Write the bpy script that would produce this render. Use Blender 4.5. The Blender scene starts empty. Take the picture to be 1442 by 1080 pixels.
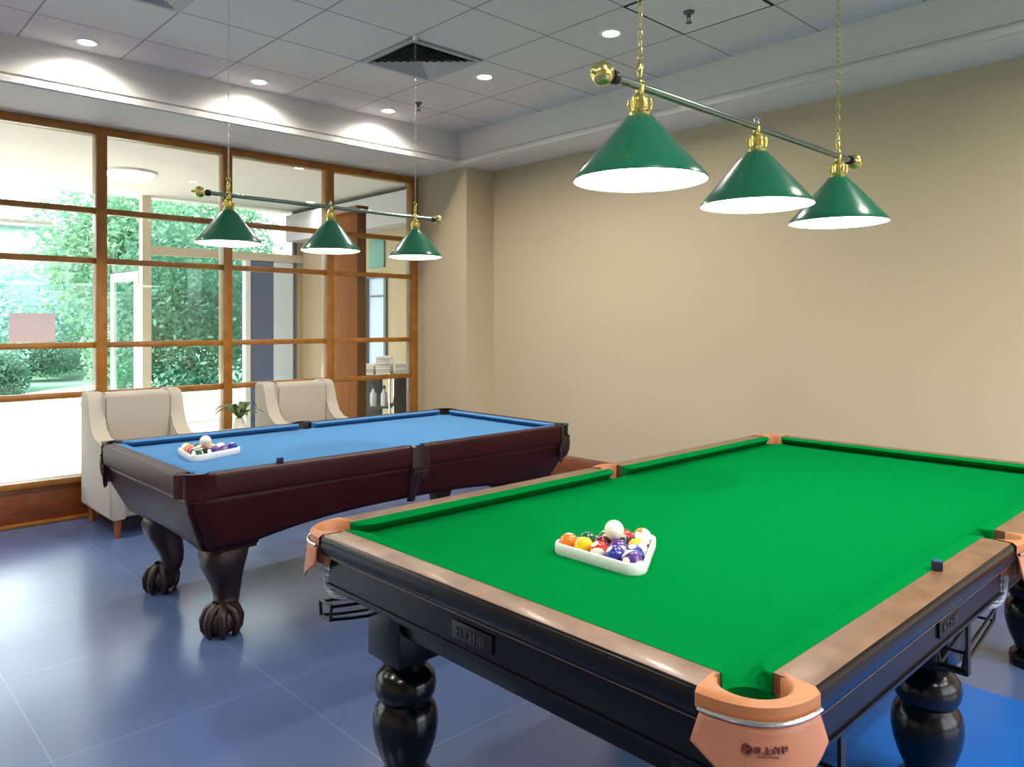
import bpy, bmesh, math, random
from mathutils import Vector, Matrix
random.seed(7)
PI = math.pi
scn = bpy.context.scene
COL = scn.collection

# ------------------------------------------------------------------ helpers
def lin(c):
    c = c / 255.0
    return c / 12.92 if c <= 0.04045 else ((c + 0.055) / 1.055) ** 2.4
def rgb(r, g, b):
    return (lin(r), lin(g), lin(b), 1.0)

class MB:
    """collects shapes into one bmesh"""
    def __init__(self):
        self.bm = bmesh.new()
    def box(self, c, s, bevel=0.0, seg=2, rz=0.0):
        r = bmesh.ops.create_cube(self.bm, size=1.0)
        vs = r['verts']
        m = Matrix.Translation(Vector(c)) @ Matrix.Rotation(rz, 4, 'Z') @ Matrix.Diagonal((s[0], s[1], s[2], 1))
        bmesh.ops.transform(self.bm, matrix=m, verts=vs)
        if bevel > 0:
            es = list({e for v in vs for e in v.link_edges})
            bmesh.ops.bevel(self.bm, geom=es, offset=bevel, segments=seg, profile=0.5, affect='EDGES')
        return self
    def b2(self, x0, x1, y0, y1, z0, z1, bevel=0.0, seg=2):
        return self.box(((x0+x1)/2, (y0+y1)/2, (z0+z1)/2), (abs(x1-x0), abs(y1-y0), abs(z1-z0)), bevel, seg)
    def loft(self, rings, closed=True, cap0=True, cap1=True):
        bm = self.bm
        R = [[bm.verts.new(p) for p in ring] for ring in rings]
        n = len(R[0])
        for a, b in zip(R[:-1], R[1:]):
            for i in range(n if closed else n - 1):
                j = (i + 1) % n
                try: bm.faces.new((a[i], a[j], b[j], b[i]))
                except ValueError: pass
        if closed and cap0 and n > 2:
            bm.faces.new(list(reversed(R[0])))
        if closed and cap1 and n > 2:
            bm.faces.new(R[-1])
        return self
    def prism(self, poly, z0, z1):
        return self.loft([[(x, y, z0) for x, y in poly], [(x, y, z1) for x, y in poly]])
    def ring(self, outer, inner, z0, z1):
        bm = self.bm
        n = len(outer)
        L = [[bm.verts.new((x, y, z)) for x, y in p] for p, z in ((outer, z0), (outer, z1), (inner, z1), (inner, z0))]
        for k in range(4):
            a, b = L[k], L[(k + 1) % 4]
            for i in range(n):
                j = (i + 1) % n
                bm.faces.new((a[i], a[j], b[j], b[i]))
        return self
    def lathe(self, prof, c=(0, 0, 0), seg=32, cap0=True, cap1=True, axis='z'):
        rings = []
        for r, h in prof:
            ring = []
            for i in range(seg):
                a = 2 * PI * i / seg
                p = (r * math.cos(a), r * math.sin(a), h)
                if axis == 'x': p = (h, p[0], p[1])
                ring.append((c[0] + p[0], c[1] + p[1], c[2] + p[2]))
            rings.append(ring)
        return self.loft(rings, True, cap0, cap1)
    def tube(self, path, r, seg=8, closed=False):
        P = [Vector(p) for p in path]
        n = len(P)
        rings = []
        up = Vector((0, 0, 1))
        last = None
        for i in range(n):
            if closed: t = P[(i + 1) % n] - P[i - 1]
            else: t = P[min(i + 1, n - 1)] - P[max(i - 1, 0)]
            t = t.normalized() if t.length > 1e-9 else Vector((0, 0, 1))
            if last is None:
                s = t.cross(up)
                if s.length < 1e-3: s = t.cross(Vector((1, 0, 0)))
            else:
                s = last - t * last.dot(t)
                if s.length < 1e-4: s = t.cross(Vector((1, 0.3, 0)))
            s.normalize(); last = s
            u = s.cross(t)
            rr = r(i / max(1, n - 1)) if callable(r) else r
            rings.append([P[i] + s * (rr * math.cos(2 * PI * k / seg)) + u * (rr * math.sin(2 * PI * k / seg)) for k in range(seg)])
        if closed: rings.append(rings[0])
        return self.loft(rings, True, not closed, not closed)
    def sphere(self, c, r, sx=1, sy=1, sz=1, u=24, v=14):
        res = bmesh.ops.create_uvsphere(self.bm, u_segments=u, v_segments=v, radius=r)
        m = Matrix.Translation(Vector(c)) @ Matrix.Diagonal((sx, sy, sz, 1))
        bmesh.ops.transform(self.bm, matrix=m, verts=res['verts'])
        return self
    def quad(self, pts):
        self.bm.faces.new([self.bm.verts.new(p) for p in pts])
        return self
    def build(self, name, mat, parent=None, smooth=40, weld=True, recalc=True):
        bm = self.bm
        if weld: bmesh.ops.remove_doubles(bm, verts=bm.verts, dist=1e-6)
        if recalc: bmesh.ops.recalc_face_normals(bm, faces=bm.faces)
        me = bpy.data.meshes.new(name)
        bm.to_mesh(me); bm.free()
        if smooth:
            for p in me.polygons: p.use_smooth = True
            me.set_sharp_from_angle(angle=math.radians(smooth))
        me.materials.append(mat)
        o = bpy.data.objects.new(name, me)
        COL.objects.link(o)
        if parent is not None: o.parent = parent
        return o

def tag(o, label=None, cat=None, group=None, kind=None):
    if label: o['label'] = label
    if cat: o['category'] = cat
    if group: o['group'] = group
    if kind: o['kind'] = kind
    return o
def thing(name, label, cat, loc=(0, 0, 0), rz=0.0, group=None):
    o = bpy.data.objects.new(name, None)
    o.empty_display_size = 0.1
    COL.objects.link(o)
    o.location = loc; o.rotation_euler = (0, 0, rz)
    return tag(o, label, cat, group)
def struct(o):
    o['kind'] = 'structure'; return o
def semp(name, loc=(0, 0, 0), rz=0.0):
    o = bpy.data.objects.new(name, None); COL.objects.link(o)
    o.location = loc; o.rotation_euler = (0, 0, rz); o['kind'] = 'structure'; return o

# ------------------------------------------------------------------ materials
def newmat(name):
    m = bpy.data.materials.new(name); m.use_nodes = True
    nt = m.node_tree; b = nt.nodes['Principled BSDF']
    return m, nt, b
def mat(name, col, rough=0.5, metal=0.0, spec=0.5, coat=0.0, coat_rough=0.1, sheen=0.0, emit=None, estr=0.0, noise=None, bump=None):
    """noise=(scale, amount): soft value variation;  bump=(scale, strength)"""
    m, nt, b = newmat(name)
    b.inputs['Base Color'].default_value = col
    b.inputs['Roughness'].default_value = rough
    b.inputs['Metallic'].default_value = metal
    b.inputs['Specular IOR Level'].default_value = spec
    b.inputs['Coat Weight'].default_value = coat
    b.inputs['Coat Roughness'].default_value = coat_rough
    b.inputs['Sheen Weight'].default_value = sheen
    if emit is not None:
        b.inputs['Emission Color'].default_value = emit
        b.inputs['Emission Strength'].default_value = estr
    tc = nt.nodes.new('ShaderNodeTexCoord')
    if noise:
        n = nt.nodes.new('ShaderNodeTexNoise'); n.inputs['Scale'].default_value = noise[0]; n.inputs['Detail'].default_value = 5
        nt.links.new(tc.outputs['Object'], n.inputs['Vector'])
        mr = nt.nodes.new('ShaderNodeMapRange')
        mr.inputs['To Min'].default_value = 1 - noise[1]; mr.inputs['To Max'].default_value = 1 + noise[1]
        nt.links.new(n.outputs['Fac'], mr.inputs['Value'])
        mx = nt.nodes.new('ShaderNodeVectorMath'); mx.operation = 'SCALE'
        mx.inputs[0].default_value = col[:3]
        nt.links.new(mr.outputs['Result'], mx.inputs['Scale'])
        nt.links.new(mx.outputs['Vector'], b.inputs['Base Color'])
    if bump:
        n2 = nt.nodes.new('ShaderNodeTexNoise'); n2.inputs['Scale'].default_value = bump[0]
        nt.links.new(tc.outputs['Object'], n2.inputs['Vector'])
        bp = nt.nodes.new('ShaderNodeBump'); bp.inputs['Strength'].default_value = bump[1]; bp.inputs['Distance'].default_value = 0.002
        nt.links.new(n2.outputs['Fac'], bp.inputs['Height'])
        nt.links.new(bp.outputs['Normal'], b.inputs['Normal'])
    return m
def wood(name, c1, c2, rough=0.35, coat=0.0, stretch=(1.5, 14, 14), scale=3.0):
    m, nt, b = newmat(name)
    tc = nt.nodes.new('ShaderNodeTexCoord')
    mp = nt.nodes.new('ShaderNodeMapping'); mp.inputs['Scale'].default_value = stretch
    n = nt.nodes.new('ShaderNodeTexNoise'); n.inputs['Scale'].default_value = scale; n.inputs['Detail'].default_value = 6; n.inputs['Distortion'].default_value = 0.6
    cr = nt.nodes.new('ShaderNodeValToRGB')
    cr.color_ramp.elements[0].position = 0.3; cr.color_ramp.elements[0].color = c1
    cr.color_ramp.elements[1].position = 0.7; cr.color_ramp.elements[1].color = c2
    nt.links.new(tc.outputs['Object'], mp.inputs['Vector']); nt.links.new(mp.outputs['Vector'], n.inputs['Vector'])
    nt.links.new(n.outputs['Fac'], cr.inputs['Fac']); nt.links.new(cr.outputs['Color'], b.inputs['Base Color'])
    b.inputs['Roughness'].default_value = rough; b.inputs['Coat Weight'].default_value = coat; b.inputs['Coat Roughness'].default_value = 0.12
    return m
def emis(name, col, s):
    m = bpy.data.materials.new(name); m.use_nodes = True
    nt = m.node_tree; nt.nodes.clear()
    e = nt.nodes.new('ShaderNodeEmission'); e.inputs['Color'].default_value = col; e.inputs['Strength'].default_value = s
    o = nt.nodes.new('ShaderNodeOutputMaterial'); nt.links.new(e.outputs[0], o.inputs[0])
    return m
def glassmat(name, tint=(0.97, 1.0, 0.99, 1), refl=1.0):
    m = bpy.data.materials.new(name); m.use_nodes = True
    nt = m.node_tree; nt.nodes.clear()
    t = nt.nodes.new('ShaderNodeBsdfTransparent'); t.inputs[0].default_value = tint
    g = nt.nodes.new('ShaderNodeBsdfGlossy'); g.inputs['Roughness'].default_value = 0.02; g.inputs['Color'].default_value = (0.95, 1, 0.98, 1)
    f = nt.nodes.new('ShaderNodeFresnel'); f.inputs['IOR'].default_value = 1.45
    mu = nt.nodes.new('ShaderNodeMath'); mu.operation = 'MULTIPLY'; mu.inputs[1].default_value = refl
    mx = nt.nodes.new('ShaderNodeMixShader'); o = nt.nodes.new('ShaderNodeOutputMaterial')
    nt.links.new(f.outputs[0], mu.inputs[0]); nt.links.new(mu.outputs[0], mx.inputs[0])
    nt.links.new(t.outputs[0], mx.inputs[1]); nt.links.new(g.outputs[0], mx.inputs[2]); nt.links.new(mx.outputs[0], o.inputs[0])
    return m
def gridmat(name, base, line, sx, sy, ox, oy, w, rough, noise=0.06, nscale=2.0, coat=0.0, spec=0.5, base2=None):
    """flat surface with a rectangular joint pattern in world metres"""
    m, nt, b = newmat(name)
    N = nt.nodes.new; L = nt.links.new
    geo = N('ShaderNodeNewGeometry'); sep = N('ShaderNodeSeparateXYZ'); L(geo.outputs['Position'], sep.inputs[0])
    outs = []
    for ax, s, o in (('X', sx, ox), ('Y', sy, oy)):
        a = N('ShaderNodeMath'); a.operation = 'SUBTRACT'; a.inputs[1].default_value = o - 100 * s; L(sep.outputs[ax], a.inputs[0])
        d = N('ShaderNodeMath'); d.operation = 'DIVIDE'; d.inputs[1].default_value = s; L(a.outputs[0], d.inputs[0])
        f = N('ShaderNodeMath'); f.operation = 'FRACT'; L(d.outputs[0], f.inputs[0])
        p = N('ShaderNodeMath'); p.operation = 'PINGPONG'; p.inputs[1].default_value = 0.5; L(f.outputs[0], p.inputs[0])
        c = N('ShaderNodeMath'); c.operation = 'LESS_THAN'; c.inputs[1].default_value = w / s / 2; L(p.outputs[0], c.inputs[0])
        outs.append(c)
    mx = N('ShaderNodeMath'); mx.operation = 'MAXIMUM'; L(outs[0].outputs[0], mx.inputs[0]); L(outs[1].outputs[0], mx.inputs[1])
    n = N('ShaderNodeTexNoise'); n.inputs['Scale'].default_value = nscale; n.inputs['Detail'].default_value = 8; L(geo.outputs['Position'], n.inputs['Vector'])
    ra = N('ShaderNodeValToRGB'); ra.color_ramp.elements[0].position = 0.35; ra.color_ramp.elements[1].position = 0.65
    b2 = base2 or base
    ra.color_ramp.elements[0].color = tuple(v * (1 - noise) for v in base[:3]) + (1,)
    ra.color_ramp.elements[1].color = tuple(min(1, v * (1 + noise)) for v in b2[:3]) + (1,)
    L(n.outputs['Fac'], ra.inputs['Fac'])
    mc = N('ShaderNodeMix'); mc.data_type = 'RGBA'; L(mx.outputs[0], mc.inputs['Factor']); L(ra.outputs['Color'], mc.inputs['A']); mc.inputs['B'].default_value = line
    L(mc.outputs['Result'], b.inputs['Base Color'])
    b.inputs['Roughness'].default_value = rough; b.inputs['Coat Weight'].default_value = coat; b.inputs['Coat Roughness'].default_value = 0.08
    b.inputs['Specular IOR Level'].default_value = spec
    return m
def stripemat(name, col, stripe):
    """pool ball: solid colour, or white with a colour band about its own z axis, and a white number spot"""
    m, nt, b = newmat(name)
    N = nt.nodes.new; L = nt.links.new
    tc = N('ShaderNodeTexCoord'); sep = N('ShaderNodeSeparateXYZ'); L(tc.outputs['Object'], sep.inputs[0])
    r = 0.0286
    white = rgb(242, 238, 222)
    ab = N('ShaderNodeMath'); ab.operation = 'ABSOLUTE'; L(sep.outputs['Z'], ab.inputs[0])
    lt = N('ShaderNodeMath'); lt.operation = 'LESS_THAN'; L(ab.outputs[0], lt.inputs[0]); lt.inputs[1].default_value = 0.55 * r if stripe else 9
    ax = N('ShaderNodeMath'); ax.operation = 'ABSOLUTE'; L(sep.outputs['X'], ax.inputs[0])
    sp = N('ShaderNodeMath'); sp.operation = 'LESS_THAN'; L(ax.outputs[0], sp.inputs[0]); sp.inputs[1].default_value = 0.91 * r
    an = N('ShaderNodeMath'); an.operation = 'MULTIPLY'; L(lt.outputs[0], an.inputs[0]); L(sp.outputs[0], an.inputs[1])
    mc = N('ShaderNodeMix'); mc.data_type = 'RGBA'; L(an.outputs[0], mc.inputs['Factor']); mc.inputs['A'].default_value = white; mc.inputs['B'].default_value = col
    L(mc.outputs['Result'], b.inputs['Base Color'])
    b.inputs['Roughness'].default_value = 0.12; b.inputs['Coat Weight'].default_value = 0.6
    return m

M = {}
M['floor'] = gridmat('floor_tile', rgb(86, 107, 152), rgb(106, 124, 162), 0.8, 0.8, 1.42, 4.48, 0.006, 0.22, 0.08, 1.6, spec=0.7)
M['mat'] = mat('vivid_blue_area', rgb(18, 108, 206), 0.4, noise=(5, 0.08))  # even blue of the sheet added on the floor
M['ceil'] = gridmat('ceiling_tile', rgb(216, 212, 212), rgb(146, 142, 146), 0.6, 0.6, 2.21, 3.29, 0.011, 0.9, 0.015, 3)
M['soffit'] = mat('soffit_paint', rgb(226, 223, 220), 0.8, noise=(1.5, 0.015))
M['tan'] = mat('tan_wallpaper', rgb(200, 184, 154), 0.75, noise=(1.2, 0.02), bump=(300, 0.1))
M['cream_wall'] = mat('cream_paint', rgb(225, 212, 182), 0.8)
M['winwood'] = wood('window_wood', rgb(146, 88, 22), rgb(176, 116, 40), 0.35, 0.2, (2, 2, 2), 4)
M['basewood'] = wood('baseboard_wood', rgb(112, 52, 14), rgb(142, 74, 24), 0.35, 0.2, (3, 3, 12))
M['colwood'] = wood('column_wood', rgb(112, 60, 1), rgb(134, 74, 3), 0.7, 0.0, (9, 9, 1))
M['colwood'].node_tree.nodes['Principled BSDF'].inputs['Specular IOR Level'].default_value = .15
M['glass'] = glassmat('clear_glass', (0.97, 1.0, 0.985, 1), 0.8)
M['greenglass'] = glassmat('facade_glass', (0.86, 0.97, 0.94, 1), 0.6)
M['doorglass'] = glassmat('door_glass', (0.82, 0.95, 0.92, 1), 0.12)
M['whiteframe'] = mat('white_frame', rgb(228, 228, 224), 0.4)
M['beigepost'] = mat('beige_post', rgb(206, 194, 172), 0.6)
M['green_cloth'] = mat('green_cloth', rgb(3, 118, 54), 0.95, spec=0.0, noise=(40, 0.05), bump=(900, 0.15))
M['blue_cloth'] = mat('blue_cloth', rgb(80, 128, 174), 0.95, spec=0.0, noise=(40, 0.04), bump=(900, 0.15))
M['railwood'] = wood('rail_walnut', rgb(100, 72, 52), rgb(134, 102, 76), 0.36, 0.1, (2, 2, 2), 6)
M['blackwood'] = wood('black_wood', rgb(12, 9, 14), rgb(20, 15, 20), 0.25, 0.05)
M['blackgloss'] = mat('black_lacquer', rgb(8, 8, 14), 0.2, spec=0.35)
M['mahogany'] = wood('mahogany', rgb(40, 8, 9), rgb(60, 13, 13), 0.45, 0.0)
M['legwood'] = wood('leg_mahogany', rgb(24, 6, 7), rgb(38, 10, 10), 0.4, 0.0)
M['leather'] = mat('tan_leather', rgb(186, 122, 94), 0.5, noise=(18, 0.10), bump=(220, 0.3))
M['leathertop'] = mat('tan_leather_rim', rgb(188, 122, 78), 0.42, noise=(18, 0.08), bump=(220, 0.2))
M['ink'] = mat('stamp_ink', rgb(96, 38, 30), 0.6)
M['blackleather'] = mat('black_leather', rgb(22, 17, 18), 0.45, bump=(220, 0.3))
M['darkleather'] = mat('brown_black_leather', rgb(46, 18, 16), 0.4, bump=(220, 0.3))
M['steel'] = mat('polished_steel', rgb(225, 225, 225), 0.18, metal=1.0)
M['net'] = mat('white_net', rgb(232, 232, 230), 0.8)
M['blackmetal'] = mat('black_metal', rgb(18, 18, 24), 0.4)
M['plate'] = mat('dark_plate', rgb(18, 15, 18), 0.35, spec=.3)
M['plateletter'] = mat('plate_letter', rgb(70, 67, 70), 0.45)
M['brass'] = mat('polished_brass', rgb(232, 218, 138), 0.2, metal=1.0, bump=(90, 0.5))
M['bar'] = mat('dark_green_tube', rgb(128, 144, 140), 0.2, metal=0.85)
M['shade'] = mat('green_enamel', rgb(10, 104, 74), 0.22, coat=0.6)
M['shadein'] = mat('white_enamel', rgb(244, 244, 238), 0.5)
M['lampglow'] = emis('lamp_diffuser', (1.0, 0.97, 0.90, 1), 7.5)
M['downglow'] = emis('downlight_lens', (1.0, 0.95, 0.86, 1), 14.0)
M['domeglow'] = emis('dome_lens', (1.0, 0.97, 0.92, 1), 5.0)
M['white'] = mat('white_plastic', rgb(236, 236, 234), 0.4)
M['rack'] = mat('white_rack_plastic', rgb(236, 238, 240), 0.3)
M['vent'] = mat('vent_grey', rgb(176, 176, 178), 0.55)
M['ventdark'] = mat('vent_dark', rgb(22, 22, 24), 0.9)
M['linen'] = mat('cream_linen', rgb(184, 177, 164), 0.9, sheen=0.2, noise=(60, 0.05), bump=(400, 0.25))
M['piping'] = mat('taupe_piping', rgb(120, 106, 94), 0.8)
M['chairleg'] = wood('chair_leg_wood', rgb(150, 78, 34), rgb(176, 98, 48), 0.35, 0.2, (10, 10, 2))
M['plantleaf'] = mat('plant_leaf', rgb(74, 98, 48), 0.5)
M['ceramic'] = mat('white_ceramic', rgb(238, 234, 226), 0.25)
M['chalkblue'] = mat('chalk_blue', rgb(24, 70, 130), 0.9)
M['chalkpaper'] = mat('chalk_paper', rgb(16, 24, 44), 0.6)
M['lobbyfloor'] = gridmat('lobby_tile', rgb(222, 219, 212), rgb(206, 203, 196), 0.8, 0.8, 0.3, 0.2, 0.006, 0.2, 0.02)
M['lobbyceil'] = mat('lobby_ceiling', rgb(208, 202, 197), 0.85)
M['lobbywall'] = mat('lobby_wall', rgb(178, 158, 130), 0.8)
M['greypaint'] = mat('grey_paint', rgb(186, 182, 188), 0.8)
M['bluepanel'] = mat('slate_blue_panel', rgb(86, 102, 140), 0.6)
M['palepanel'] = mat('pale_blue_panel', rgb(214, 228, 246), 0.3)
M['darkframe'] = mat('dark_grey_frame', rgb(96, 98, 104), 0.5)
M['paper'] = mat('pink_paper', rgb(232, 212, 214), 0.8)
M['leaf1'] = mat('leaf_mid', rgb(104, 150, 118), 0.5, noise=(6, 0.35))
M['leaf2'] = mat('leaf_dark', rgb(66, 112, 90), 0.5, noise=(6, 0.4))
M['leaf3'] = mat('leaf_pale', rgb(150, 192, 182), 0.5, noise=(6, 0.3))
for k in ('leaf1', 'leaf2', 'leaf3'):
    nt = M[k].node_tree; b = nt.nodes['Principled BSDF']; out = nt.nodes['Material Output']
    tr = nt.nodes.new('ShaderNodeBsdfTranslucent'); mx = nt.nodes.new('ShaderNodeMixShader'); mx.inputs[0].default_value = .45
    nt.links.new(b.inputs['Base Color'].links[0].from_socket, tr.inputs['Color'])
    nt.links.new(b.outputs[0], mx.inputs[1]); nt.links.new(tr.outputs[0], mx.inputs[2]); nt.links.new(mx.outputs[0], out.inputs['Surface'])
M['bark'] = mat('bark', rgb(104, 88, 72), 0.9, noise=(12, 0.3))
M['grass'] = mat('lawn', rgb(78, 120, 92), 0.95, noise=(4, 0.25))
M['path'] = mat('pale_path', rgb(214, 208, 196), 0.9, noise=(3, 0.04))
M['render'] = mat('white_render', rgb(226, 230, 236), 0.85)
M['bagdark'] = mat('dark_bag', rgb(34, 30, 32), 0.8, noise=(12, 0.2))
M['towel'] = mat('white_towel', rgb(240, 238, 232), 0.95, bump=(250, 0.3))
M['greygrip'] = mat('grey_plastic', rgb(92, 96, 98), 0.6)
M['aqua'] = mat('aqua_board', rgb(96, 150, 142), 0.5)
M['glazeblue'] = mat('pale_window', rgb(196, 212, 240), 0.15)

for k in ('blackwood', 'mahogany'): M[k].node_tree.nodes['Principled BSDF'].inputs['Specular IOR Level'].default_value = .22
# ------------------------------------------------------------------ camera
H = 1.456
cam = bpy.data.cameras.new('camera'); co = bpy.data.objects.new('camera', cam); COL.objects.link(co)
co.location = (0, 0, H); co.rotation_euler = (PI / 2, 0, -math.radians(43.4))
cam.sensor_width = 36; cam.lens = 36 * 1068 / 1442; cam.shift_y = -85 / 1442; cam.clip_start = 0.02; cam.clip_end = 300
scn.camera = co

# ------------------------------------------------------------------ room shell
XL, XR, YF, YW, ZC, ZS = -2.6, 5.0, -2.6, 6.38, 3.25, 2.95
struct(MB().b2(XL - .1, XR + .1, YF - .1, YW + .06, -0.12, 0).build('floor', M['floor'], smooth=0))
struct(MB().b2(XL - .1, XR + .1, YF - .1, YW + .06, ZC, ZC + .15).build('ceiling', M['ceil'], smooth=0))
struct(MB().b2(XR, XR + .14, YF - .1, YW + .06, 0, ZC).build('wall_right', M['tan'], smooth=0))
w = MB()
w.b2(XL, 1.2, YF - .12, YF, 0, ZC); w.b2(4.8, XR, YF - .12, YF, 0, ZC); w.b2(1.2, 4.8, YF - .12, YF, 0, .06); w.b2(1.2, 4.8, YF - .12, YF, 2.6, ZC)
struct(w.build('wall_front', M['cream_wall'], smooth=0))
w = MB()
w.b2(XL - .12, XL, YF, YW, 0, ZC)
struct(w.build('wall_left', M['cream_wall'], smooth=0))
struct(MB().b2(4.65, XR, 5.55, YW + .02, 0, ZS).build('pillar', M['tan'], smooth=0))
# soffit and its moulded edge
struct(MB().b2(XL, XR, 5.58, YW + .06, ZS, ZC).build('trim_1', M['soffit'], smooth=0))
struct(MB().b2(4.586, XR, YF, 5.58, ZS, ZC).build('trim_2', M['soffit'], smooth=0))
mo = MB()
for z0, z1, p in ((2.955, 2.985, .022), (2.985, 2.998, .012), (3.012, 3.026, .016)):
    mo.b2(XL, 4.586 - p, 5.58 - p, 5.58, z0, z1)
    mo.b2(4.586 - p, 4.586, YF, 5.58, z0, z1)
struct(mo.build('trim_3', M['soffit'], smooth=0))
# tall wooden baseboards
struct(MB().b2(XR - .02, XR, YF, 5.55, 0, .28, .004).build('baseboard_right', M['basewood'], smooth=30))
bb = MB(); bb.b2(4.63, 4.65, 5.53, YW - .03, 0, .28, .004); bb.b2(4.63, XR - .02, 5.53, 5.55, 0, .28, .004)
struct(bb.build('baseboard_pillar', M['basewood'], smooth=30))

# ------------------------------------------------------------------ window wall: one window per bay
posts = [4.62 - 0.975 * k for k in range(8)]           # right to left
RZ = [2.31, 1.93, 1.29, 0.92]
YG = YW
def bay(n, x0, x1):
    e = semp('window_%d' % n)
    f = MB()
    f.b2(x1 - .038, x1 + .038, YG - .055, YG + .055, 0.31, 2.945, .004)
    f.b2(x0 + .038, x1 - .038, YG - .05, YG + .05, 2.885, 2.948, .003)
    f.build('window_post', M['winwood'], e, 30)
    for z in RZ:
        MB().b2(x0 + .038, x1 - .038, YG - .03, YG + .03, z - .022, z + .022, .003).build('glazing_bar', M['winwood'], e, 30)
    s = MB(); s.b2(x0 + .038, x1 + .038, YG - .06, YG + .06, 0.27, 0.315, .004)
    s.build('window_sill', M['winwood'], e, 30)
    MB().b2(x0 + .038, x1 + .038, YG - .045, YG + .045, 0.0, 0.27, .003).build('lower_panel', M['basewood'], e, 30)
    MB().b2(x0 + .038, x1 + .038, YG - .075, YG - .045, 0.0, 0.03, .006).build('shoe_moulding', M['winwood'], e, 30)
    zs = [2.885] + RZ + [0.315]
    for a, b in zip(zs[:-1], zs[1:]):
        MB().b2(x0 + .038, x1 - .038, YG - .003, YG + .003, b + (.022 if b > .4 else 0), a - (.022 if a < 2.8 else 0)).build('pane', M['glass'], e, 0)
for k in range(7):
    bay(k + 1, posts[k + 1], posts[k])

# ------------------------------------------------------------------ lobby beyond the glass
YFc = 10.2
struct(MB().b2(-9, 5.5, YW + .06, YFc + .1, -0.12, -0.004).build('floor_lobby', M['lobbyfloor'], smooth=0))
struct(MB().b2(-9, 5.5, YW + .06, YFc + .25, 3.07, 3.3).build('ceiling_lobby', M['lobbyceil'], smooth=0))
lw = MB()
lw.b2(5.4, 5.55, YW + .06, 8.0, 0, 3.07); lw.b2(5.4, 5.55, 8.45, YFc + .1, 0, 3.07)
lw.b2(5.31, 5.4, YFc - .03, YFc + .1, 0, 3.07); lw.b2(5.4, 5.55, 8.0, 8.45, 2.06, 3.07); lw.b2(5.4, 5.55, 8.0, 8.45, 0, .80)
struct(lw.build('wall_lobby', M['lobbywall'], smooth=0))
struct(MB().b2(5.12, 5.4, YW + .06, YFc - .05, 2.62, 3.0, .005).build('trim_4', M['greypaint'], smooth=0))
w8 = semp('window_8')
wf = MB()
wf.b2(5.37, 5.43, 7.98, 8.03, .78, 2.08); wf.b2(5.37, 5.43, 8.42, 8.47, .78, 2.08); wf.b2(5.37, 5.43, 8.0, 8.45, 2.03, 2.08); wf.b2(5.37, 5.43, 8.0, 8.45, .78, .83); wf.b2(5.38, 5.42, 8.0, 8.45, 1.79, 1.81)
wf.build('window_frame', M['darkframe'], w8, 0)
MB().b2(5.41, 5.416, 8.03, 8.42, .83, 2.03).build('pane', M['glazeblue'], w8, 0)
# facade glazing
fe = semp('window_9')
MB().b2(3.18, 3.29, YFc - .06, YFc + .06, 0, 3.07).build('facade_post', M['beigepost'], fe, 0)
MB().b2(3.29, 5.4, YFc - .05, YFc + .05, 2.33, 2.44).build('transom', M['beigepost'], fe, 0)
MB().b2(4.53, 4.6, YFc - .05, YFc + .05, 0, 2.33).build('facade_post', M['whiteframe'], fe, 0)
MB().b2(5.255, 5.31, YFc - .03, YFc + .03, 0, 3.07).build('facade_post', M['darkframe'], fe, 0)
MB().b2(3.29, 4.53, YFc - .004, YFc + .004, 0.02, 2.33).build('pane', M['greenglass'], fe, 0)
MB().b2(3.29, 5.25, YFc - .004, YFc + .004, 2.44, 3.07).build('pane', M['glass'], fe, 0)
d2 = semp('door_2')
MB().b2(4.6, 4.95, YFc - .03, YFc + .03, 0.0, 2.33, .004).build('door_panel', M['bluepanel'], d2, 0)
MB().b2(4.95, 5.25, YFc - .03, YFc + .03, 0.0, 2.33, .004).build('side_panel', M['palepanel'], d2, 0)
# open leaf of the garden door, folded outwards
d1 = semp('door_1', (3.17, YFc + .06, 0), math.radians(94.5))
df = MB()
for x0, x1, z0, z1 in ((0, .09, .01, 2.11), (.76, .85, .01, 2.11), (.09, .76, 2.0, 2.11), (.09, .76, .01, .16)):
    df.b2(x0, x1, -.022, .022, z0, z1, .003)
df.build('door_frame', M['whiteframe'], d1, 0)
MB().b2(.09, .76, -.003, .003, .16, 2.0).build('pane', M['doorglass'], d1, 0)
MB().tube([(.72, .04, .9), (.72, .06, .9), (.72, .06, 1.2), (.72, .04, 1.2)], .009).build('door_handle', M['steel'], d1)
# left part of the facade: slim posts only
f2 = semp('window_10')
for x in (1.15, -1.2, -3.6, -6.0):
    MB().b2(x - .025, x + .025, YFc - .03, YFc + .03, 2.62, 3.07).build('facade_post', M['whiteframe'], f2, 0)
MB().b2(-8, 2.2, YFc - .03, YFc + .03, 2.6, 2.64).build('transom', M['whiteframe'], f2, 0)

# wooden clad column standing just behind the glass
wc = semp('column')
MB().b2(4.016, 4.12, 6.46, 7.06, 0, 2.56, .004).build('shaft', M['colwood'], wc, 30)
MB().b2(4.0, 4.136, 6.445, 7.075, 2.56, 2.615, .004).build('capital', M['basewood'], wc, 30)

# dome light on the lobby ceiling
dl = thing('ceiling_lamp', 'round white dome lamp on the lobby ceiling behind the glass', 'lamp', (2.6, 8.66, 3.07))
MB().lathe([(.25, 0), (.25, -.025), (.235, -.03)], seg=40).build('rim', M['white'], dl)
MB().lathe([(.235, -.028), (.225, -.05), (.19, -.075), (.12, -.095), (.04, -.102), (.002, -.103)], seg=40).build('diffuser', M['domeglow'], dl)
# sheet on the glass
pn = MB().b2(1.105, 1.395, YG - .0045, YG - .0035, 1.318, 1.528).build('paper_notice', M['paper'], None, 0)
tag(pn, 'pinkish blank back of a paper sheet taped to the left window pane', 'paper')
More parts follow.
